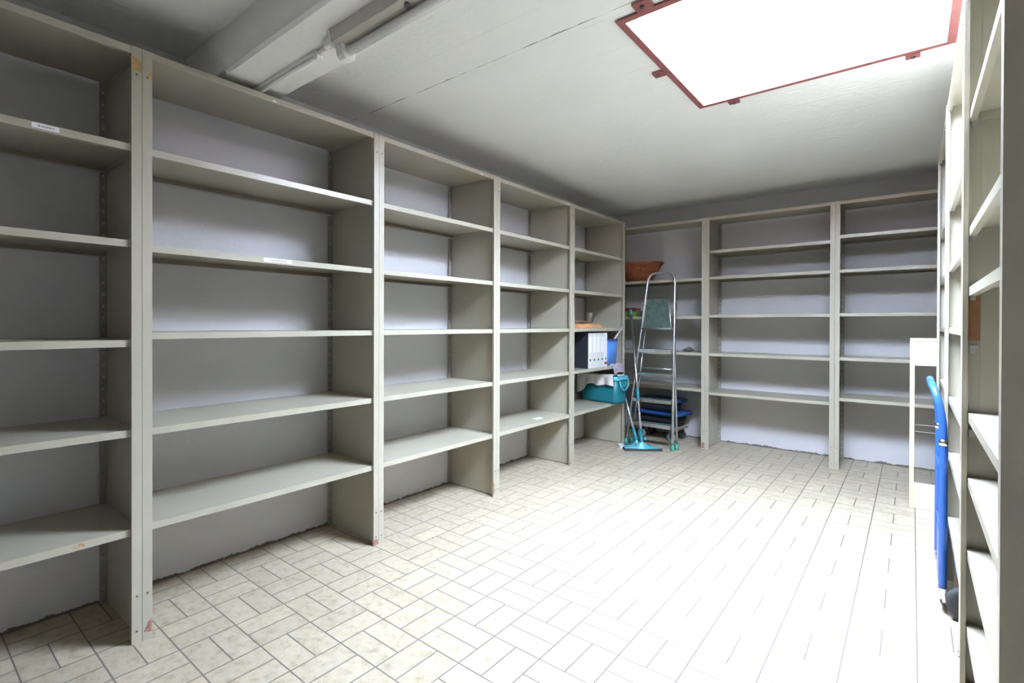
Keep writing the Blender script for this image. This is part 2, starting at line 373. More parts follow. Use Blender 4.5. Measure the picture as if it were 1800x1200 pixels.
bracket(-.757, SY1 + .004, 0, 1); bracket(-.004, SY1 + .004, 0, 1)
bracket(-.80, SY0 - .004, 0, -1, 1.25); bracket(0.0, SY0 - .004, 0, -1, 1.25)

# ------------------------------------------------------------------ shelving units
TH = 0.026
def unit(side, a, b, levels, label, group, H=2.2, D=0.432, papers=(), marks=(), bottom_red=False, clips=()):
    W = b - a - .0015; a = a + .0007
    if side == 'L': f = lambda u, d, z: (LF - d, a + u, z)
    elif side == 'B': f = lambda u, d, z: (a + u, BF + d, z)
    else: f = lambda u, d, z: (RF + d, a + u, z)
    root = thing('shelving_unit', label, 'shelving unit', f(W / 2, D / 2, 0), group)
    def P(name, mb, m='enamel', parent=root, bev=0.0):
        o = mb.build(name, m, root, bevel=bev)
        if parent is not root:
            mi = o.matrix_parent_inverse.copy(); o.parent = parent; o.matrix_parent_inverse = Matrix.Identity(4)
            # parent part's local frame already is world minus the unit's base
        return o
    FL, SF, t = 0.033, 0.045, 0.0025
    for s in (0, 1):
        U = (lambda u: u) if s == 0 else (lambda u: W - u)
        m = MB(f)
        m.box((U(0), 0, 0), (U(FL), t, H)); m.box((U(0), t, 0), (U(t), SF, H)); m.box((U(FL - t), t, 0), (U(FL), .012, H))
        m.use('bolt')
        n0 = len(m.bm.faces)
        for zz in (.045, .175, H - .10):
            m.tube([(U(FL * .5), -.0002, zz), (U(FL * .5), -.003, zz)], .0035, 8, smooth=False)
        m.mats = ['enamel', 'bolt']; m.bm.faces.ensure_lookup_table()
        for i, fc in enumerate(m.bm.faces): fc.material_index = 0 if i < n0 else 1
        P('post', m)
        m = MB(f)                                         # rear perforated angle
        dz, k0 = D - .004, 0.0
        m.box((U(0), dz, 0), (U(.012), dz + .0025, H)); m.box((U(.020), dz, 0), (U(.030), dz + .0025, H))
        z = 0.012
        while z < H - .03:
            m.box((U(.012), dz, z), (U(.020), dz + .0025, z + .038)); z += .05
        m.box((U(0), dz - SF, 0), (U(t), dz, H))
        P('rear_post', m, 'rail')
        m = MB(f); m.box((U(t + .0005), SF - .004, .006), (U(t + .002), D - .012, H - .004)); P('side_panel', m)
    def shelf(z, name, front=0.014, rear=True):
        m = MB(f); u0, u1, d0, d1 = .0062, W - .0062, front, D - .008; s_ = .002
        m.box((u0, d0, z - s_), (u1, d1, z))
        m.box((u0, d0, z - TH), (u1, d0 + s_, z - s_))
        if rear: m.box((u0, d1 - s_, z - TH), (u1, d1, z - s_))
        m.box((u0, d0 + s_, z - TH), (u1, d0 + .016, z - TH + s_)); 
        if rear: m.box((u0, d1 - .03, z - TH), (u1, d1 - s_, z - TH + s_))
        m.box((u0, d0 + s_, z - TH), (u0 + s_, d1 - s_, z - s_)); m.box((u1 - s_, d0 + s_, z - TH), (u1, d1 - s_, z - s_))
        return P(name, m)
    shelves = [shelf(z, 'shelf') for z in levels]
    top = shelf(H - .001, 'top_panel', front=.003, rear=False)
    for (i, u0, u1) in papers:                            # small paper labels on the shelf lips
        z = levels[i]; m = MB(f); m.use('paper'); m.box((u0, .0128, z - .0195), (u1, .0139, z - .0025))
        m.use('ink'); w = u1 - u0; x = u0 + w * .22
        while x < u0 + w * .78:
            l = random.uniform(.004, .010); m.box((x, .0125, z - .0135), (x + l * .7, .0128, z - .0085)); x += l
        o = P('paper_label', m, 'paper', parent=shelves[i])
    for (kind, pts, d, nm) in marks:                      # rust, tape, paint marks : irregular thin patches facing the room
        m = MB(f); m.poly([(u, d, z) for (u, z) in pts], (0, 0, 0)) if False else None
        A = [m.v((u, d, z)) for (u, z) in pts]; B = [m.v((u, d - .0008, z)) for (u, z) in pts]
        m.face(A); m.face(B[::-1])
        for k in range(len(A)): m.face([A[k], A[(k + 1) % len(A)], B[(k + 1) % len(A)], B[k]])
        P(nm, m, kind)
    for (s, z) in clips:                                  # loose shelf clips left on the far post
        U = (lambda u: u) if s == 0 else (lambda u: W - u)
        m = MB(f); m.box((U(.0035), .016, z), (U(.012), .034, z + .010)); m.box((U(.0035), .018, z - .014), (U(.008), .030, z)); P('shelf_clip', m, 'galv')
    return root

def blob(u, z, ru, rz, n=11, j=.35):
    return [(u + ru * math.cos(2 * math.pi * k / n) * random.uniform(1 - j, 1 + j * .3), z + rz * math.sin(2 * math.pi * k / n) * random.uniform(1 - j, 1 + j * .3)) for k in range(n)]

GL = 'grey beige steel shelving units along the left wall'
GB = 'grey beige steel shelving units along the back wall'
GR = 'grey beige steel shelving units along the right wall'
PL = [-0.385, 0.6444, 1.7581, 2.7859, 3.8194, 4.8551]
LV = [0.428, 0.788, 1.150, 1.480, 1.842]
W1 = PL[1] - PL[0]
unit('L', PL[0], PL[1], [0.424, 0.791, 1.123, 1.490, 1.844],
     'shaded steel shelving unit at the left edge, rust spot on its lowest shelf', GL,
     papers=[(4, .716, .788)],
     marks=[('rust', blob(.838, .4125, .022, .010), .0138, 'rust_stain'), ('tape', [(W1 - .032, 2.118), (W1 - .001, 2.112), (W1 - .002, 2.150), (W1 - .018, 2.158), (W1 - .031, 2.166)], -.0001, 'tape_piece')])
unit('L', PL[1], PL[2], LV, 'widest left wall steel shelving unit, second from the left edge, paper label on second shelf', GL,
     papers=[(3, .475, .61)],
     marks=[('redpaint', [(.004, .032), (.030, .024), (.032, .075), (.024, .07), (.015, .058)], -.0001, 'paint_mark'), ('tape', [(.012, 2.107), (.031, 2.101), (.032, 2.125), (.024, 2.119)], -.0001, 'tape_piece'),
            ('paper', blob(.52, 2.181, .012, .004), .0028, 'paint_chip'),
            ('redpaint', [(1.079, .003), (1.110, .003), (1.110, .028), (1.092, .034), (1.080, .03)], -.0001, 'paint_mark')])
unit('L', PL[2], PL[3], LV, 'middle steel shelving unit of the left row, small labels on two shelf edges', GL,
     papers=[(3, .545, .605), (2, .53, .66)],
     marks=[('redpaint', [(.994, .02), (1.003, .02), (1.004, .09), (.998, .10), (.994, .06)], -.0001, 'paint_mark'), ('paper', blob(.86, 2.181, .02, .004), .0028, 'paint_chip')])
unit('L', PL[3], PL[4], LV, 'left wall steel shelving unit with a paper scrap on its lowest shelf', GL,
     marks=[('redpaint', blob(1.012, .02, .008, .012), -.0001, 'paint_mark')])
unit('L', PL[4], PL[5], [0.428, 0.788, 1.150, 1.480, 1.842], 'corner steel shelving unit on the left wall, holding bucket, binders and cloths', GL,
     marks=[('redpaint', blob(.015, 1.40, .006, .010), -.0001, 'paint_mark')])
PB = [-2.5035, -1.4941, -0.4843, 0.5255]
unit('B', PB[0], PB[1], [0.570, 0.916, 1.270, 1.635], 'back wall steel shelving unit behind the stepladder, with the wicker basket', GB,
     marks=[('redpaint', [(.975, .01), (1.005, .01), (1.006, .06), (.99, .07), (.978, .05)], -.0001, 'paint_mark')])
unit('B', PB[1], PB[2], [0.547, 0.916, 1.280, 1.640, 1.888], 'middle empty steel shelving unit on the back wall', GB)
unit('B', PB[2], PB[3], [0.590, 0.922, 1.283, 1.641, 1.923], 'empty back wall steel shelving unit at the right corner, behind the leaning frame', GB)
PR = [1.24, 2.17, 3.25, 4.28]
unit('R', PR[0], PR[1], [0.10, 0.28, 0.51, 0.727, 0.922, 1.300, 1.480, 1.828], 'nearest right wall steel shelving unit, its dark end panel at the right photo edge', GR,
     clips=[(1, 1.115), (1, .86), (1, 1.275), (1, 1.455), (1, 1.80)])
unit('R', PR[1], PR[2], [0.30, 0.598, 0.856, 1.176, 1.456, 1.738], 'middle right wall steel shelving unit behind the blue sack truck', GR, clips=[(1, 1.14), (1, 1.43), (1, 1.71)])
unit('R', PR[2], PR[3], [0.30, 0.598, 0.856, 1.176, 1.456, 1.738], 'far right wall steel shelving unit in front of the leaning frame', GR)
st = MB().box((RF + .004, PR[1] - .0062, 1.140), (RF + .040, PR[1] - .0052, 1.272)).build('sticker', 'sticker')
tag(st, 'rust brown paper sticker on the post between the two nearest right shelving units', 'sticker')

# ------------------------------------------------------------------ ceiling lamps
def lamp_bare():
    r = thing('fluorescent_lamp', 'slim bare fluorescent tube lamp on the beam just above the left shelves', 'lamp', (-2.0, 1.115, BZ), 'fluorescent lamps under the ceiling beam')
    x0, x1 = -2.40, -1.735
    MB().box((x0, 1.100, BZ - .014), (x1, 1.134, BZ - .0005)).build('batten', 'lampwhite', r, bevel=.003)
    MB().tube([(x0 + .02, 1.114, BZ - .0235), (x1 - .03, 1.114, BZ - .0235)], .009, 14).build('tube', 'tube', r)
    MB().box((x1 - .03, 1.100, BZ - .036), (x1, 1.130, BZ - .0135)).build('lamp_holder', 'lampwhite', r, bevel=.004)
    MB().box((x0, 1.104, BZ - .034), (x0 + .024, 1.126, BZ - .0135)).build('lamp_holder', 'lampwhite', r, bevel=.004)
def lamp_big():
    r = thing('fluorescent_lamp', 'larger fluorescent lamp with grey reflector plate, cut off by the top photo edge', 'lamp', (-1.0, 1.10, BZ), 'fluorescent lamps under the ceiling beam')
    x0, x1 = -1.585, -.36
    m = MB(); prof = [(1.056, BZ - .001), (1.150, BZ - .001), (1.146, BZ - .045), (1.120, BZ - .052), (1.086, BZ - .052), (1.062, BZ - .046)]
    m.loft([[Vector((x, y, z)) for y, z in prof] for x in (x0, x1)], smooth=False)
    m.build('housing', 'lampgrey', r, bevel=.002)
    MB().tube([(x0 + .045, 1.112, BZ - .071), (x1 - .045, 1.112, BZ - .071)], .0165, 18).build('tube', 'tube', r)
    for x in (x0 + .018, x1 - .018):
        m = MB(); m.loft([[Vector((xx, y, z)) for y, z in ((1.080, BZ - .050), (1.144, BZ - .050), (1.140, BZ - .092), (1.124, BZ - .098), (1.100, BZ - .098), (1.088, BZ - .085))] for xx in (x - .02, x + .02)], smooth=False)
        m.build('lamp_holder', 'lampwhite', r, bevel=.003)
    m = MB(); m.loft([[Vector((xx, y, z)) for y, z in ((1.052, BZ - .004), (1.154, BZ - .004), (1.150, BZ - .05), (1.138, BZ - .062), (1.100, BZ - .055), (1.075, BZ - .06), (1.058, BZ - .045))] for xx in (x0 - .008, x0)], smooth=False)
    m.build('end_cap', 'lampwhite', r)
    MB().tube([(-1.205, 1.085, BZ - .05), (-1.205, 1.085, BZ - .062)], .010, 14).build('starter', 'bolt', r)
    # cable gland towards the slim lamp
    MB().tube(smooth_path([(x0 - .004, 1.105, BZ - .02), (x0 - .05, 1.100, BZ - .028), (x0 - .10, 1.108, BZ - .016), (-1.737, 1.115, BZ - .012)]), .010, 10).build('cable', 'lampwhite', r)
    MB().box((x0 - .075, 1.078, BZ - .035), (x0 - .03, 1.135, BZ - .0005)).build('junction_box', 'lampwhite', r, bevel=.006)
lamp_bare(); lamp_big()

# ------------------------------------------------------------------ aluminium stepladder
def ladder():
    r = thing('stepladder', 'folded aluminium stepladder with green treads and green feet before the back wall', 'ladder', (-1.94, 4.91, 0))
    K = 0.125; Y0 = 4.88
    def pt(xc, z, dy=0): return (xc, Y0 + K * z + dy, z)
    def xr(z): return -1.708 - .052 * (z / 1.577)
    def xl(z): return -2.168 + .133 * (z / 1.577)
    zt = 1.70
    pts = [pt(xl(0.012), 0.012), pt(xl(.8), .8), pt(xl(1.58), 1.58), pt(xl(1.58) + .008, 1.64), pt(xl(1.58) + .032, 1.685), pt(xl(1.58) + .075, zt),
           pt(xr(1.58) - .075, zt + .003), pt(xr(1.58) - .032, 1.688), pt(xr(1.58) - .008, 1.64), pt(xr(1.58), 1.58), pt(xr(.8), .8), pt(xr(.012), .012)]
    MB().tube(pts[:3] + smooth_path(pts[2:10], 5)[1:-1] + pts[9:], .0125, 14).build('front_frame', 'alu', r)
    dy = .062
    rp = [pt(xl(.012) + .03, .012, dy), pt(xl(1.35) + .025, 1.35, dy - .022), pt(xr(1.35) - .025, 1.35, dy - .022), pt(xr(.012) + .022, .012, dy)]
    m = MB()
    m.tube([rp[0], rp[1]], .010, 12).tube([rp[3], rp[2]], .010, 12).tube([rp[1], rp[2]], .008, 10)
    for z in (.20, .75): m.tube([pt(xl(z) + .028, z, dy - .003), pt(xr(z) - .0, z, dy - .003)], .007, 10)
    m.build('rear_frame', 'alu', r)
    for z in (.232, .462, .712, .945):
        x0, x1 = xl(z) + .012, xr(z) - .012; yc = Y0 + K * z
        m = MB(); m.box((x0, yc - .055, z - .032), (x1, yc - .050, z)); m.box((x0, yc - .05, z - .004), (x1, yc + .032, z)); m.box((x0, yc + .028, z - .028), (x1, yc + .032, z - .004))
        m.box((x0, yc - .05, z - .032), (x0 + .003, yc + .028, z - .004)); m.box((x1 - .003, yc - .05, z - .032), (x1, yc + .028, z - .004))
        s = m.build('step', 'alu', r)
        t = MB().box((x0 + .008, yc - .046, z + .0002), (x1 - .008, yc + .028, z + .003)).build('step_tread', 'tread', r)
        t.parent = s; t.matrix_parent_inverse = Matrix.Identity(4)
    # folded-up platform
    m = MB(); z0, z1 = 1.150, 1.435
    A = lambda x, z, d: (x, Y0 + K * z + d, z)
    o = .02
    xa0, xa1 = xl(z0) + .018, xr(z0) - .022; xb0, xb1 = xl(z1) + .020, xr(z1) - .055
    rim = [A(xa0, z0, -.018), A(xa1, z0, -.018), A(xb1, z1, -.018), A(xb0, z1, -.018)]
    m.tube(rim + [rim[0]], .006, 8)
    m.tube([A(xa0 - .01, z0 - .004, -.012), A(xa1 + .012, z0 - .004, -.012)], .007, 8)
    pf = m.build('platform', 'alu', r)
    m = MB(); q = [A(xa0 + .004, z0 + .004, -.021), A(xa1 - .004, z0 + .004, -.021), A(xb1 - .004, z1 - .004, -.021), A(xb0 + .004, z1 - .004, -.021)]
    m.poly(q, (0, .006, 0)); t = m.build('platform_tread', 'tread', r); t.parent = pf; t.matrix_parent_inverse = Matrix.Identity(4)
    for (x, y) in ((xl(0), Y0), (xr(0), Y0), (xl(0) + .03, Y0 + dy), (xr(0) + .022, Y0 + dy)):
        MB().tube([(x, y, 0), (x, y + .001, .02), (x, y + .006, .052)], [.0185, .0175, .0155], 12).build('foot', 'greenfoot', r)
    for s in (0, 1):
        x = xl(1.35) + .006 if s == 0 else xr(1.35) - .006
        MB().box((x - .012, Y0 + K * 1.36 - .01, 1.33), (x + .012, Y0 + K * 1.36 + .05, 1.39)).build('hinge', 'galv', r, bevel=.004)
ladder()

# ------------------------------------------------------------------ mops
AX = Vector((.79, .613, 0)); NX_ = Vector((-.613, .79, 0))
def mop(label, c0, length, top, head_m, joint_m, pole_r, grip, pad_m, white, cap):
    base = Vector((c0[0], c0[1], 0))
    r = thing('floor_mop', label, 'mop', tuple(base), 'two teal mops standing beside the stepladder')
    L2 = length / 2
    def q(a, n, z): return base + AX * a + NX_ * n + Vector((0, 0, z))
    m = MB()          # head : tapered hump along its length
    rings = []
    for k in range(17):
        a = -L2 + length * k / 16; h = .026 + .045 * math.exp(-(a / .045) ** 2) + .012 * (1 - abs(a) / L2); w = .030 + .022 * math.exp(-(a / .07) ** 2)
        rings.append([q(a, -w, .020), q(a, w, .020), q(a, w * .9, .030), q(a, w * .35, h), q(a, -w * .35, h), q(a, -w * .9, .030)])
    m.loft(rings, smooth=False); m.build('head', head_m, r, bevel=.003)
    m = MB(); rings = []
    n = 40
    for k in range(n + 1):
        a = -L2 - (.045 if white else .006) + (length + (.05 if white else .018)) * k / n
        jit = .006 * noise.noise(Vector((a * 40, 3, 0))) if white else 0
        w = .048 + jit; e = .35 if (white and k in (0, n)) else 1
        zt = .0195 + (.010 if (white and a < -L2 + .005) else 0)
        rings.append([q(a, -w * e, .0005), q(a, w * e, .0005), q(a, (w - .002) * e, zt), q(a, -(w - .002) * e, zt)])
    m.loft(rings, smooth=False); m.build('pad', pad_m, r)
    tp = Vector(top); b0 = base + Vector((0, 0, .062)); d = (tp - b0).normalized()
    MB().tube([b0 + d * .05, tp], pole_r, 12).build('pole', 'alu', r)
    MB().tube([b0 - Vector((0, 0, .02)), b0 + d * .03, b0 + d * .045, b0 + d * .13], [.02, .019, .0165, .0145], 12).build('joint', joint_m, r)
    s = q(.028, 0, .085)
    MB().tube([s - AX * .012 + d * .02, s + AX * .014 + d * .02], .015, 12).build('joint_knob', 'teallight', r)
    if grip:
        t0, t1 = grip
        p0, p1 = b0.lerp(tp, t0), b0.lerp(tp, t1)
        MB().tube([p0, p0.lerp(p1, .06), p0.lerp(p1, .5), p0.lerp(p1, .94), p1], [.0125, .0175, .0155, .0175, .0125], 12).build('grip', 'tealdark', r)
    if cap: MB().tube([tp - d * .045, tp - d * .004, tp + d * .012], [.0135, .0145, .009], 12).build('end_cap', 'teallight', r)
mop('taller mop with light teal head and dark pad, pole leaning beside the stepladder', (-1.935, 4.715), .33, (-2.222, 5.108, 1.335), 'teallight', 'teal', .0105, (.30, .395), 'blackrub', False, True)
mop('shorter mop behind the taller one, white fluffy pad sticking out to the left', (-2.010, 4.775), .26, (-2.146, 4.79, .50), 'teal', 'tealdark', .0115, None, 'fluff', True, False)

# ------------------------------------------------------------------ corner unit contents
def bucket():
    z0 = .4285; cx, cy_ = -2.3165, 4.685; rot = R(-10)
    r = thing('mop_bucket', 'teal rectangular mop bucket on the lowest shelf of the corner unit', 'bucket', (cx, cy_, z0))
    hx, hy = .21, .095; h = .262
    outer = [rrect(cx, cy_, hx - .012, hy - .012, .035, z0 + .001, rot=rot), rrect(cx, cy_, hx - .004, hy - .004, .038, z0 + .02, rot=rot), rrect(cx, cy_, hx + .012, hy + .012, .045, z0 + h, rot=rot)]
    inner = [rrect(cx, cy_, hx + .008, hy + .008, .042, z0 + h, rot=rot), rrect(cx, cy_, hx - .008, hy - .008, .036, z0 + .02, rot=rot)]
    MB().loft(outer + inner).build('body', 'teal', r)
    rim = rrect(cx, cy_, hx + .018, hy + .018, .05, 0, rot=rot)
    m = MB(); m.loft([[p + Vector((0, 0, z0 + h - .035)) for p in rim], [p + Vector((0, 0, z0 + h + .003)) for p in rim], [p + Vector((0, 0, z0 + h + .003)) for p in rrect(cx, cy_, hx + .009, hy + .009, .043, 0, rot=rot)], [p + Vector((0, 0, z0 + h - .03)) for p in rrect(cx, cy_, hx + .0125, hy + .0125, .045, 0, rot=rot)]], cap0=False, cap1=False)
    m.build('rim', 'teallight', r)
    ux = Vector((math.cos(rot), math.sin(rot), 0)); uy = Vector((-math.sin(rot), math.cos(rot), 0)); C0 = Vector((cx, cy_, 0))
    pts = [C0 + ux * (hx + .022) - uy * .07 + Vector((0, 0, z0 + h - .02)), C0 + ux * (hx + .032) - uy * .06 + Vector((0, 0, z0 + h - .09)), C0 + ux * (hx + .034) + Vector((0, 0, z0 + h - .13)), C0 + ux * (hx + .032) + uy * .06 + Vector((0, 0, z0 + h - .09)), C0 + ux * (hx + .022) + uy * .07 + Vector((0, 0, z0 + h - .02))]
    MB().tube(smooth_path(pts), .006, 10).build('handle', 'teallight', r)
    # cloth draped over the rim
    def P(s, t):       # s along the length 0..1 (wall -> room), t across : 0 back edge, .45 front rim, 1 hem
        a = -hx - .015 + (2 * hx + .005) * s
        hang = .088 + .09 * max(0, 1 - s * 2.2) + .014 * math.sin(s * 11 + 1) + .02 * max(0, s - .75) * 4
        top = z0 + h + .012 + .012 * noise.noise(Vector((s * 5, t * 4, 1)))
        if t < .45:
            k = t / .45; n_ = (hy * .9) * (1 - k) + (-hy - .026) * k
            z = top + .012 * math.sin(k * math.pi) * noise.noise(Vector((s * 7, k * 3, 9))) - .012 * (1 - k) * (1 + noise.noise(Vector((s * 6, 2, 0))))
        else:
            k = (t - .45) / .55; n_ = -hy - .028 - .012 * math.sin(s * 22 + k) * k - .006 * (1 - k) + .004 * k; z = top - hang * k - .006 * k
        return C0 + ux * a + uy * n_ + Vector((0, 0, z))
    m = MB(); ns, ntt = 44, 28
    G = [[m.v(tuple(P(i / ns, j / ntt))) for j in range(ntt + 1)] for i in range(ns + 1)]
    for i in range(ns):
        for j in range(ntt):
            fc = m.face([G[i][j], G[i + 1][j], G[i + 1][j + 1], G[i][j + 1]]); fc.smooth = True
    o = m.build('cleaning_cloth', 'cloth'); sd = o.modifiers.new('thickness', 'SOLIDIFY'); sd.thickness = .003; sd.offset = 1
    tag(o, 'off white cloth draped over the teal mop bucket', 'cloth')
bucket()

def wavy_cloth(name, label, cat, m_, x0, x1, y0, y1, z, amp, thick, seed, over=None, layers=1):
    m = MB()
    for ly in range(layers):
        zz = z + ly * thick * 1.05; nsx, nsy = 26, 34; sh = .012 * ly
        def top(u, v, off):
            e = min(u, 1 - u, v, 1 - v)
            zt = zz + thick * min(1, e * 9 + .25) + amp * (0.5 + noise.noise(Vector((u * 3.2, v * 4.2, seed + ly)))) * min(1, e * 6 + .15)
            return zt
        rings = []
        for i in range(nsx + 1):
            u = i / nsx; row = []
            for j in range(nsy + 1):
                v = j / nsy
                x = x0 + sh + (x1 - x0 - 2 * sh) * u + .016 * noise.noise(Vector((v * 3, seed, ly))) * (1 if u > .5 else -1)
                y = y0 + sh + (y1 - y0 - 2 * sh) * v + .02 * noise.noise(Vector((u * 3, seed + 4, ly))) * (1 if v > .5 else -1)
                zt = top(u, v, 0)
                if over is not None and x > over: zt -= (x - over) * 1.5; x = over + (x - over) * .35
                row.append((x, y, zt))
            rings.append(row)
        up_ = [[m.v(p) for p in row] for row in rings]
        dn = [[m.v((p[0], p[1], max(zz if (over is None or p[0] <= over) else -9, p[2] - max(thick, .004)) if over is not None else zz)) for p in row] for row in rings]
        for i in range(nsx):
            for j in range(nsy):
                fc = m.face([up_[i][j], up_[i + 1][j], up_[i + 1][j + 1], up_[i][j + 1]]); fc.smooth = True
                m.face([dn[i][j + 1], dn[i + 1][j + 1], dn[i + 1][j], dn[i][j]])
        for i in range(nsx): m.face([dn[i][0], dn[i + 1][0], up_[i + 1][0], up_[i][0]]); m.face([up_[i][nsy], up_[i + 1][nsy], dn[i + 1][nsy], dn[i][nsy]])
        for j in range(nsy): m.face([up_[0][j], up_[0][j + 1], dn[0][j + 1], dn[0][j]]); m.face([dn[nsx][j], dn[nsx][j + 1], up_[nsx][j + 1], up_[nsx][j]])
    o = m.build(name, m_); return tag(o, label, cat)
wavy_cloth('folded_cloth', 'orange tan chamois cloth folded on the corner unit shelf above the binders', 'cloth', 'tan', -2.46, -2.20, 4.00, 4.50, 1.1505, .030, .022, 3)
wavy_cloth('folded_cloth', 'dark brown rag lying on top of the tan chamois cloth', 'cloth', 'brown', -2.44, -2.26, 4.04, 4.34, 1.204, .012, .008, 8)
wavy_cloth('rag', 'lilac patterned rag hanging over the shelf edge beside the blue bin', 'cloth', 'lilac', -2.25, -2.135, 4.60, 4.815, .7885, .012, .008, 12, over=-2.178)

def cup():
    r = thing('plastic_cup', 'clear plastic cup on the cloths in the corner unit', 'cup', (-2.33, 4.43, 1.185))
    prof = [(.028, 0), (.030, .004), (.037, .09), (.038, .092), (.0365, .092), (.029, .006)]
    m = MB(); m.loft([[Vector((-2.33 + rr * math.cos(2 * math.pi * k / 20), 4.43 + rr * math.sin(2 * math.pi * k / 20), 1.206 + z)) for k in range(20)] for rr, z in prof])
    m.build('wall', 'clear', r)
cup()

def binder(y0, y1, cover, spine, label, red=False):
    z0, z1 = .7885, 1.106; x0, x1 = -2.49, -2.198
    r = thing('ring_binder', label, 'binder', ((x0 + x1) / 2, (y0 + y1) / 2, z0), 'upright ring binders in the corner unit')
    for y in (y0, y1 - .003): MB().box((x0, y, z0), (x1 - .003, y + .003, z1)).build('cover', cover, r)
    MB().box((x1 - .003, y0, z0), (x1, y1, z1)).build('spine', spine, r, bevel=.001)
    MB().box((x0 + .006, y0 + .008, z0 + .008), (x1 - .02, y1 - .008, z1 - .014)).build('pages', 'paper', r)
    yc = (y0 + y1) / 2
    m = MB(); ring = [Vector((x1 - .0005 + .0015, yc + .011 * math.cos(2 * math.pi * k / 16), z0 + .075 + .011 * math.sin(2 * math.pi * k / 16))) for k in range(16)]
    m.poly(ring, (-.001, 0, 0)); m.build('finger_hole', 'black', r)
    MB().box((x1, y0 + .010, z0 + .14), (x1 + .0008, y1 - .010, z1 - .03)).build('spine_label', 'red' if red == 2 else 'paper', r)
    if red == 1: MB().box((x1, y0 + .004, z0 + .022), (x1 + .0009, y1 - .004, z0 + .046)).build('red_band', 'red', r)
for k in range(4):
    binder(4.150 + k * .077, 4.150 + k * .077 + .074, 'black', 'bindergrey', ['ring binder with black cover facing the camera, first of the upright row', 'second grey spined ring binder beside the black covered one', 'third grey spined ring binder in the upright row', 'fourth ring binder, next to the white one with the red band'][k])
binder(4.460, 4.520, 'binderwhite', 'binderwhite', 'white ring binder with a red band at its foot, beside the blue bin', red=1)
def bin_():
    z0 = .7885; cx, cy_ = -2.325, 4.665
    r = thing('bin', 'bright blue plastic bin on the corner unit shelf beside the binders', 'bin', (cx, cy_, z0))
    a = [rrect(cx, cy_, .112, .102, .03, z0 + .0005), rrect(cx, cy_, .122, .112, .034, z0 + .25), rrect(cx, cy_, .117, .107, .032, z0 + .25), rrect(cx, cy_, .107, .097, .028, z0 + .008)]
    MB().loft(a).build('body', 'bluebin', r)
    m = MB(); m.loft([rrect(cx, cy_, .1255, .1155, .036, z0 + .238), rrect(cx, cy_, .1265, .1165, .036, z0 + .256), rrect(cx, cy_, .117, .107, .032, z0 + .256), rrect(cx, cy_, .1225, .1125, .034, z0 + .238)], cap0=False, cap1=False); m.build('rim', 'bluedark', r)
    s = MB().tube([(-2.352, 4.655, z0 + .015), (-2.145, 4.745, 1.145 + .02)], .0115, 12).tube([(-2.149, 4.743, 1.158), (-2.143, 4.746, 1.169)], .0135, 12).build('stick', 'galv')
    tag(s, 'grey tube sticking up out of the blue bin', 'stick')
bin_()
sc_ = MB(); sc_.poly([(-2.32, 3.43, .4286), (-2.255, 3.42, .4286), (-2.25, 3.50, .4286), (-2.30, 3.52, .4286)], (0, 0, .0015))
tag(sc_.build('paper_scrap', 'paper'), 'small white paper scrap on the lowest shelf left of the corner unit', 'paper')

# ------------------------------------------------------------------ back unit contents
def basket():
    cx, cy_, z0, h = -2.236, 5.36, 1.6355, .205
    r = thing('wicker_basket', 'orange brown oval wicker basket on the upper back shelf behind the stepladder', 'basket', (cx, cy_, z0))
    ns, nr = 144, 30
    def rad(z, th):
        k = z / h; rx = .125 + .125 * k ** 1.15; ry = .105 + .085 * k ** 1.1
        return rx, ry
    rings = []
    for j in range(nr * 2 + 1):
        z = h * j / (nr * 2); rx, ry = rad(z, 0); ring = []
        for i in range(ns):
            th = 2 * math.pi * i / ns; w = .0065 * math.cos(22 * th + math.pi * (j // 4)) + .002 * (1 if j % 2 else -1)
            ring.append(Vector((cx + (rx + w) * math.cos(th), cy_ + (ry + w) * math.sin(th), z0 + .001 + z)))
        rings.append(ring)
    inner = []
    for z in (h, .01):
        rx, ry = rad(z, 0); inner.append([Vector((cx + (rx - .012) * math.cos(2 * math.pi * i / ns), cy_ + (ry - .012) * math.sin(2 * math.pi * i / ns), z0 + .001 + z)) for i in range(ns)])
    MB().loft(rings + inner).build('body', 'wicker', r)
    for q, zz in ((.006, h - .004), (.005, h * .60)):          # braided rim and band
        rx, ry = rad(zz, 0); pts = []
        m = MB()
        for s in (0, math.pi):
            pts = [(cx + (rx + .002 + .004 * math.cos(30 * th + s)) * math.cos(th), cy_ + (ry + .002 + .004 * math.cos(30 * th + s)) * math.sin(th), z0 + zz + .004 * math.sin(30 * th + s)) for th in [2 * math.pi * k / 240 for k in range(241)]]
            m.tube(pts, q, 6, cap=False)
        m.build('rim' if q > .0055 else 'band', 'wicker', r)
basket()
def brushset():
    r = thing('dustpan', 'green dustpan with a dark red brush on the back shelf beside the corner', 'dustpan', (-2.29, 5.26, 1.2705))
    m = MB(); z = 1.2706
    m.loft([[Vector((x, 5.17 + k * .19, z + (.000 if i < 2 else .05 + .015 * k))) for i, x in enumerate((-2.40, -2.19, -2.185, -2.405))] for k in (0, 1)], smooth=False)
    m.build('pan', 'greenplastic', r, bevel=.006)
    m = MB(); m.box((-2.385, 5.20, z + .063), (-2.205, 5.245, z + .092)); m.tube([(-2.21, 5.22, z + .08), (-2.16, 5.22, z + .075)], .011, 10); m.build('brush', 'redbrush', r, bevel=.006)
brushset()
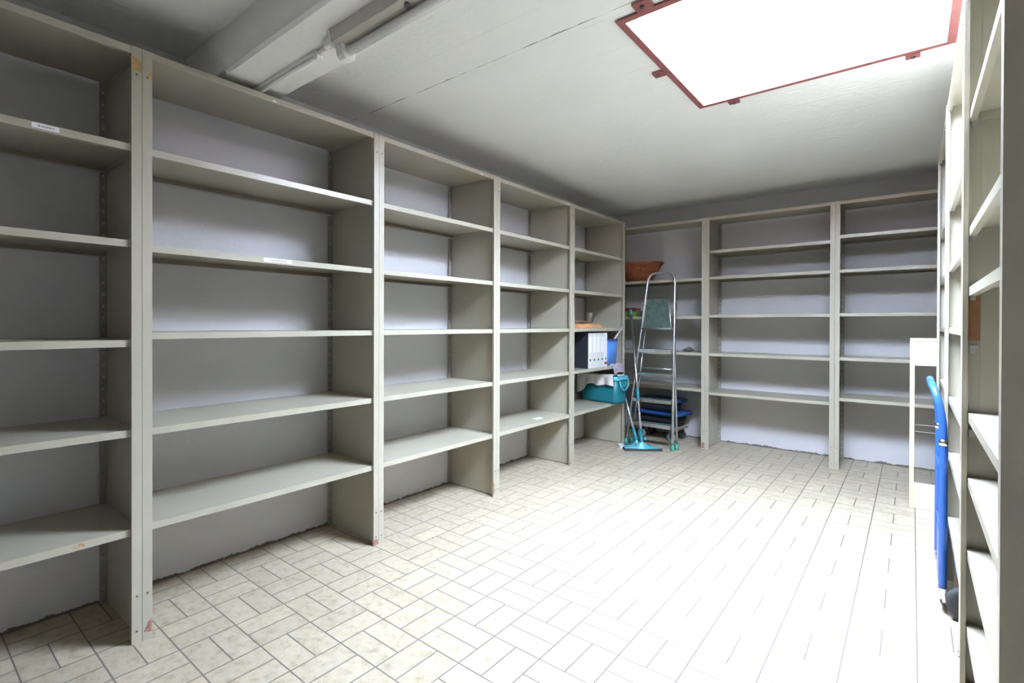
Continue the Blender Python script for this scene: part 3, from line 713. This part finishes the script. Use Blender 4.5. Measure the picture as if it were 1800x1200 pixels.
def rag():
    m = MB(); rings = []; n = 22
    cx, cy_, z0 = -1.690, 5.27, .9165
    for j in range(9):
        v = j / 8; rr = [.001, .035, .052, .056, .052, .044, .032, .018, .001][j]
        rings.append([Vector((cx + rr * (1 + .45 * noise.noise(Vector((math.cos(a) * 1.7, math.sin(a) * 1.7, v * 2)))) * math.cos(a), cy_ + .7 * rr * (1 + .4 * noise.noise(Vector((math.cos(a), math.sin(a), 7 + v)))) * math.sin(a), z0 + .001 + v * .042 * (1 + .5 * noise.noise(Vector((math.cos(a) * 2, math.sin(a) * 2, 3))) * min(1, v * 2)))) for a in [2 * math.pi * k / n for k in range(n)]])
    m.loft(rings); tag(m.build('crumpled_rag', 'ragdark'), 'small dark crumpled rag on the back shelf right of the stepladder', 'rag')
rag()

def dolly_stack():
    cx, cy_ = -1.998, 5.383; rot = R(-8)
    ca, sa = math.cos(rot), math.sin(rot)
    def W(x, y): return (cx + x * ca - y * sa, cy_ + x * sa + y * ca)
    r = thing('dolly', 'low four wheeled dolly on the floor behind the stepladder', 'dolly', (cx, cy_, 0))
    m = MB()
    m.loft([rrect(cx, cy_, .225, .14, .02, .118, rot=rot), rrect(cx, cy_, .225, .14, .02, .142, rot=rot)], smooth=False); m.build('board', 'wood', r)
    for sx in (-1, 1):
        for sy in (-1, 1):
            x, y = W(sx * .165, sy * .105)
            m = MB(); d = Vector((ca * .8 + .6 * sa, sa, 0)).normalized(); p = Vector((x, y, .043))
            ax = Vector((-d.y, d.x, 0))
            m.tube([p - ax * .013, p - ax * .011, p + ax * .011, p + ax * .013], [.036, .0425, .0425, .036], 22).build('caster_wheel', 'castergrey' if sy < 0 else 'blackrub', r)
            m = MB(); m.box((x - .022, y - .022, .104), (x + .022, y + .022, .118))
            for s in (-1, 1):
                e = p + ax * s * .018; m.tube([e - ax * .002, e + ax * .002], .012, 10); m.poly([e + d * .014 - ax * .0015, e - d * .014 - ax * .0015, e - d * .02 + Vector((0, 0, .062)) - ax * .0015, e + d * .02 + Vector((0, 0, .062)) - ax * .0015], tuple(ax * .003))
            m.build('caster_fork', 'bolt', r)
    z = .1425
    for (hx, hy, hb, label) in ((.245, .15, .122, 'dark crate with blue lid directly on the dolly'), (.205, .135, .098, 'smaller dark crate with blue lid on top of the lower crate')):
        t = thing('storage_crate', label, 'crate', (cx, cy_, z), 'dark crates with blue lids stacked on the dolly')
        MB().loft([rrect(cx, cy_, hx - .05, hy - .04, .025, z + .0005, rot=rot), rrect(cx, cy_, hx - .022, hy - .02, .03, z + hb, rot=rot)]).build('body', 'cratedark', t)
        m = MB(); m.loft([rrect(cx, cy_, hx + .01, hy + .01, .03, z + hb - .005, rot=rot), rrect(cx, cy_, hx + .018, hy + .018, .034, z + hb + .02, rot=rot), rrect(cx, cy_, hx + .004, hy + .004, .03, z + hb + .028, rot=rot), rrect(cx, cy_, hx - .03, hy - .03, .03, z + hb + .020, rot=rot)])
        m.build('lid', 'bluelid', t)
        z += hb + .0290
dolly_stack()

# ------------------------------------------------------------------ right side : sack truck, frame, box
def truck():
    r = thing('sack_truck', 'blue tubular sack truck standing against the right wall shelves', 'hand truck', (.09, 3.09, 0))
    x0, ya, yb = .1000, 2.865, 3.335
    pts = [(x0, ya, .075), (x0, ya, .40), (x0, ya, .70), (x0 - .006, ya + .003, .81), (x0 - .020, ya + .015, .885), (x0 - .032, ya + .06, .925), (x0 - .036, ya + .14, .935),
           (x0 - .036, yb - .14, .935), (x0 - .032, yb - .06, .925), (x0 - .020, yb - .015, .885), (x0 - .006, yb - .003, .81), (x0, yb, .70), (x0, yb, .40), (x0, yb, .075)]
    MB().tube(smooth_path(pts, 5), .0135, 16).build('frame', 'bluetruck', r)
    m = MB()
    for z in (.30, .56): m.tube([(x0, ya, z), (x0, yb, z)], .009, 12)
    m.build('crossbar', 'bluetruck', r)
    for y in (ya, yb):
        MB().tube([(x0, y, .69), (x0, y, .715)], .0149, 16).build('clamp_ring', 'chrome', r)
    for y, s in ((ya, -1), (yb, 1)):
        xw = x0 + .078
        m = MB(); m.box((x0 - .012, y - .016, .060), (x0 + .014, y + .016, .105)); m.box((x0 + .0, y + s * .014, .05), (xw + .014, y + s * .018, .092)); m.build('axle_bracket', 'chrome', r, bevel=.003)
        yc = y + s * .040
        w = MB(); pr = [(-.018, .048), (-.018, .060), (-.013, .070), (.013, .070), (.018, .060), (.018, .048)]
        w.loft([[Vector((xw + rr * math.cos(2 * math.pi * k / 28), yc + dy, .0702 + rr * math.sin(2 * math.pi * k / 28))) for k in range(28)] for dy, rr in pr]); wh = w.build('wheel', 'blackrub', r)
        h = MB().tube([(xw, yc - .020, .0702), (xw, yc + .020, .0702)], .032, 18).build('hub', 'castergrey', r); h.parent = wh; h.matrix_parent_inverse = Matrix.Identity(4)
    # toe plate folded up between the tubes
    m = MB(); m.box((x0 - .006, ya + .02, .03), (x0 - .001, yb - .02, .26))
    for y in (ya + .03, yb - .03): m.tube([(x0 - .003, y, .09), (x0, y + (-.03 if y < 3 else .03), .09)], .007, 8)
    m.build('toe_plate', 'bluetruck', r)
truck()
def frame():
    x0, x1, H = -.010, .52, 1.104; y0, y1 = 4.395, 4.330; th = .022
    r = thing('frame_panel', 'tall cream edged white frame leaning on the end of the right shelves', 'frame', ((x0 + x1) / 2, y0, 0))
    def y(z): return y0 + (y1 - y0) * z / H
    def bar(name, xa, xb, za, zb, m, dy=0, t=th):
        b = MB(); b.loft([[Vector((xa, y(z) + dy, z)), Vector((xb, y(z) + dy, z)), Vector((xb, y(z) + dy + t, z)), Vector((xa, y(z) + dy + t, z))] for z in (za, zb)], smooth=False); return b.build(name, m, r, bevel=.0015)
    bar('stile', x0, x0 + .024, .0005, H, 'cream'); bar('stile', x1 - .024, x1, .0005, H, 'cream')
    bar('top_edge', x0 + .024, x1 - .024, H - .020, H, 'cream')
    bar('top_rail', x0 + .024, x1 - .024, .928, H - .020, 'white', .004, .012)
    bar('bottom_rail', x0 + .024, x1 - .024, .0005, .166, 'white', .004, .012)
    for z in (.50, .545):
        MB().tube([(x0 + .02, y(z) + .01, z), (x1 - .02, y(z) + .01, z)], .002, 6).build('wire', 'galv', r)
frame()
def cbox():
    r = thing('cardboard_box', 'tan cardboard box with blue top edge on the floor under the right shelves', 'box', (.30, 3.06, 0))
    MB().box((.150, 2.92, .0005), (.46, 3.20, .125)).build('body', 'cardboard', r, bevel=.002)
    MB().box((.148, 2.918, .118), (.462, 3.202, .134)).build('lid', 'bluebin', r, bevel=.002)
cbox()
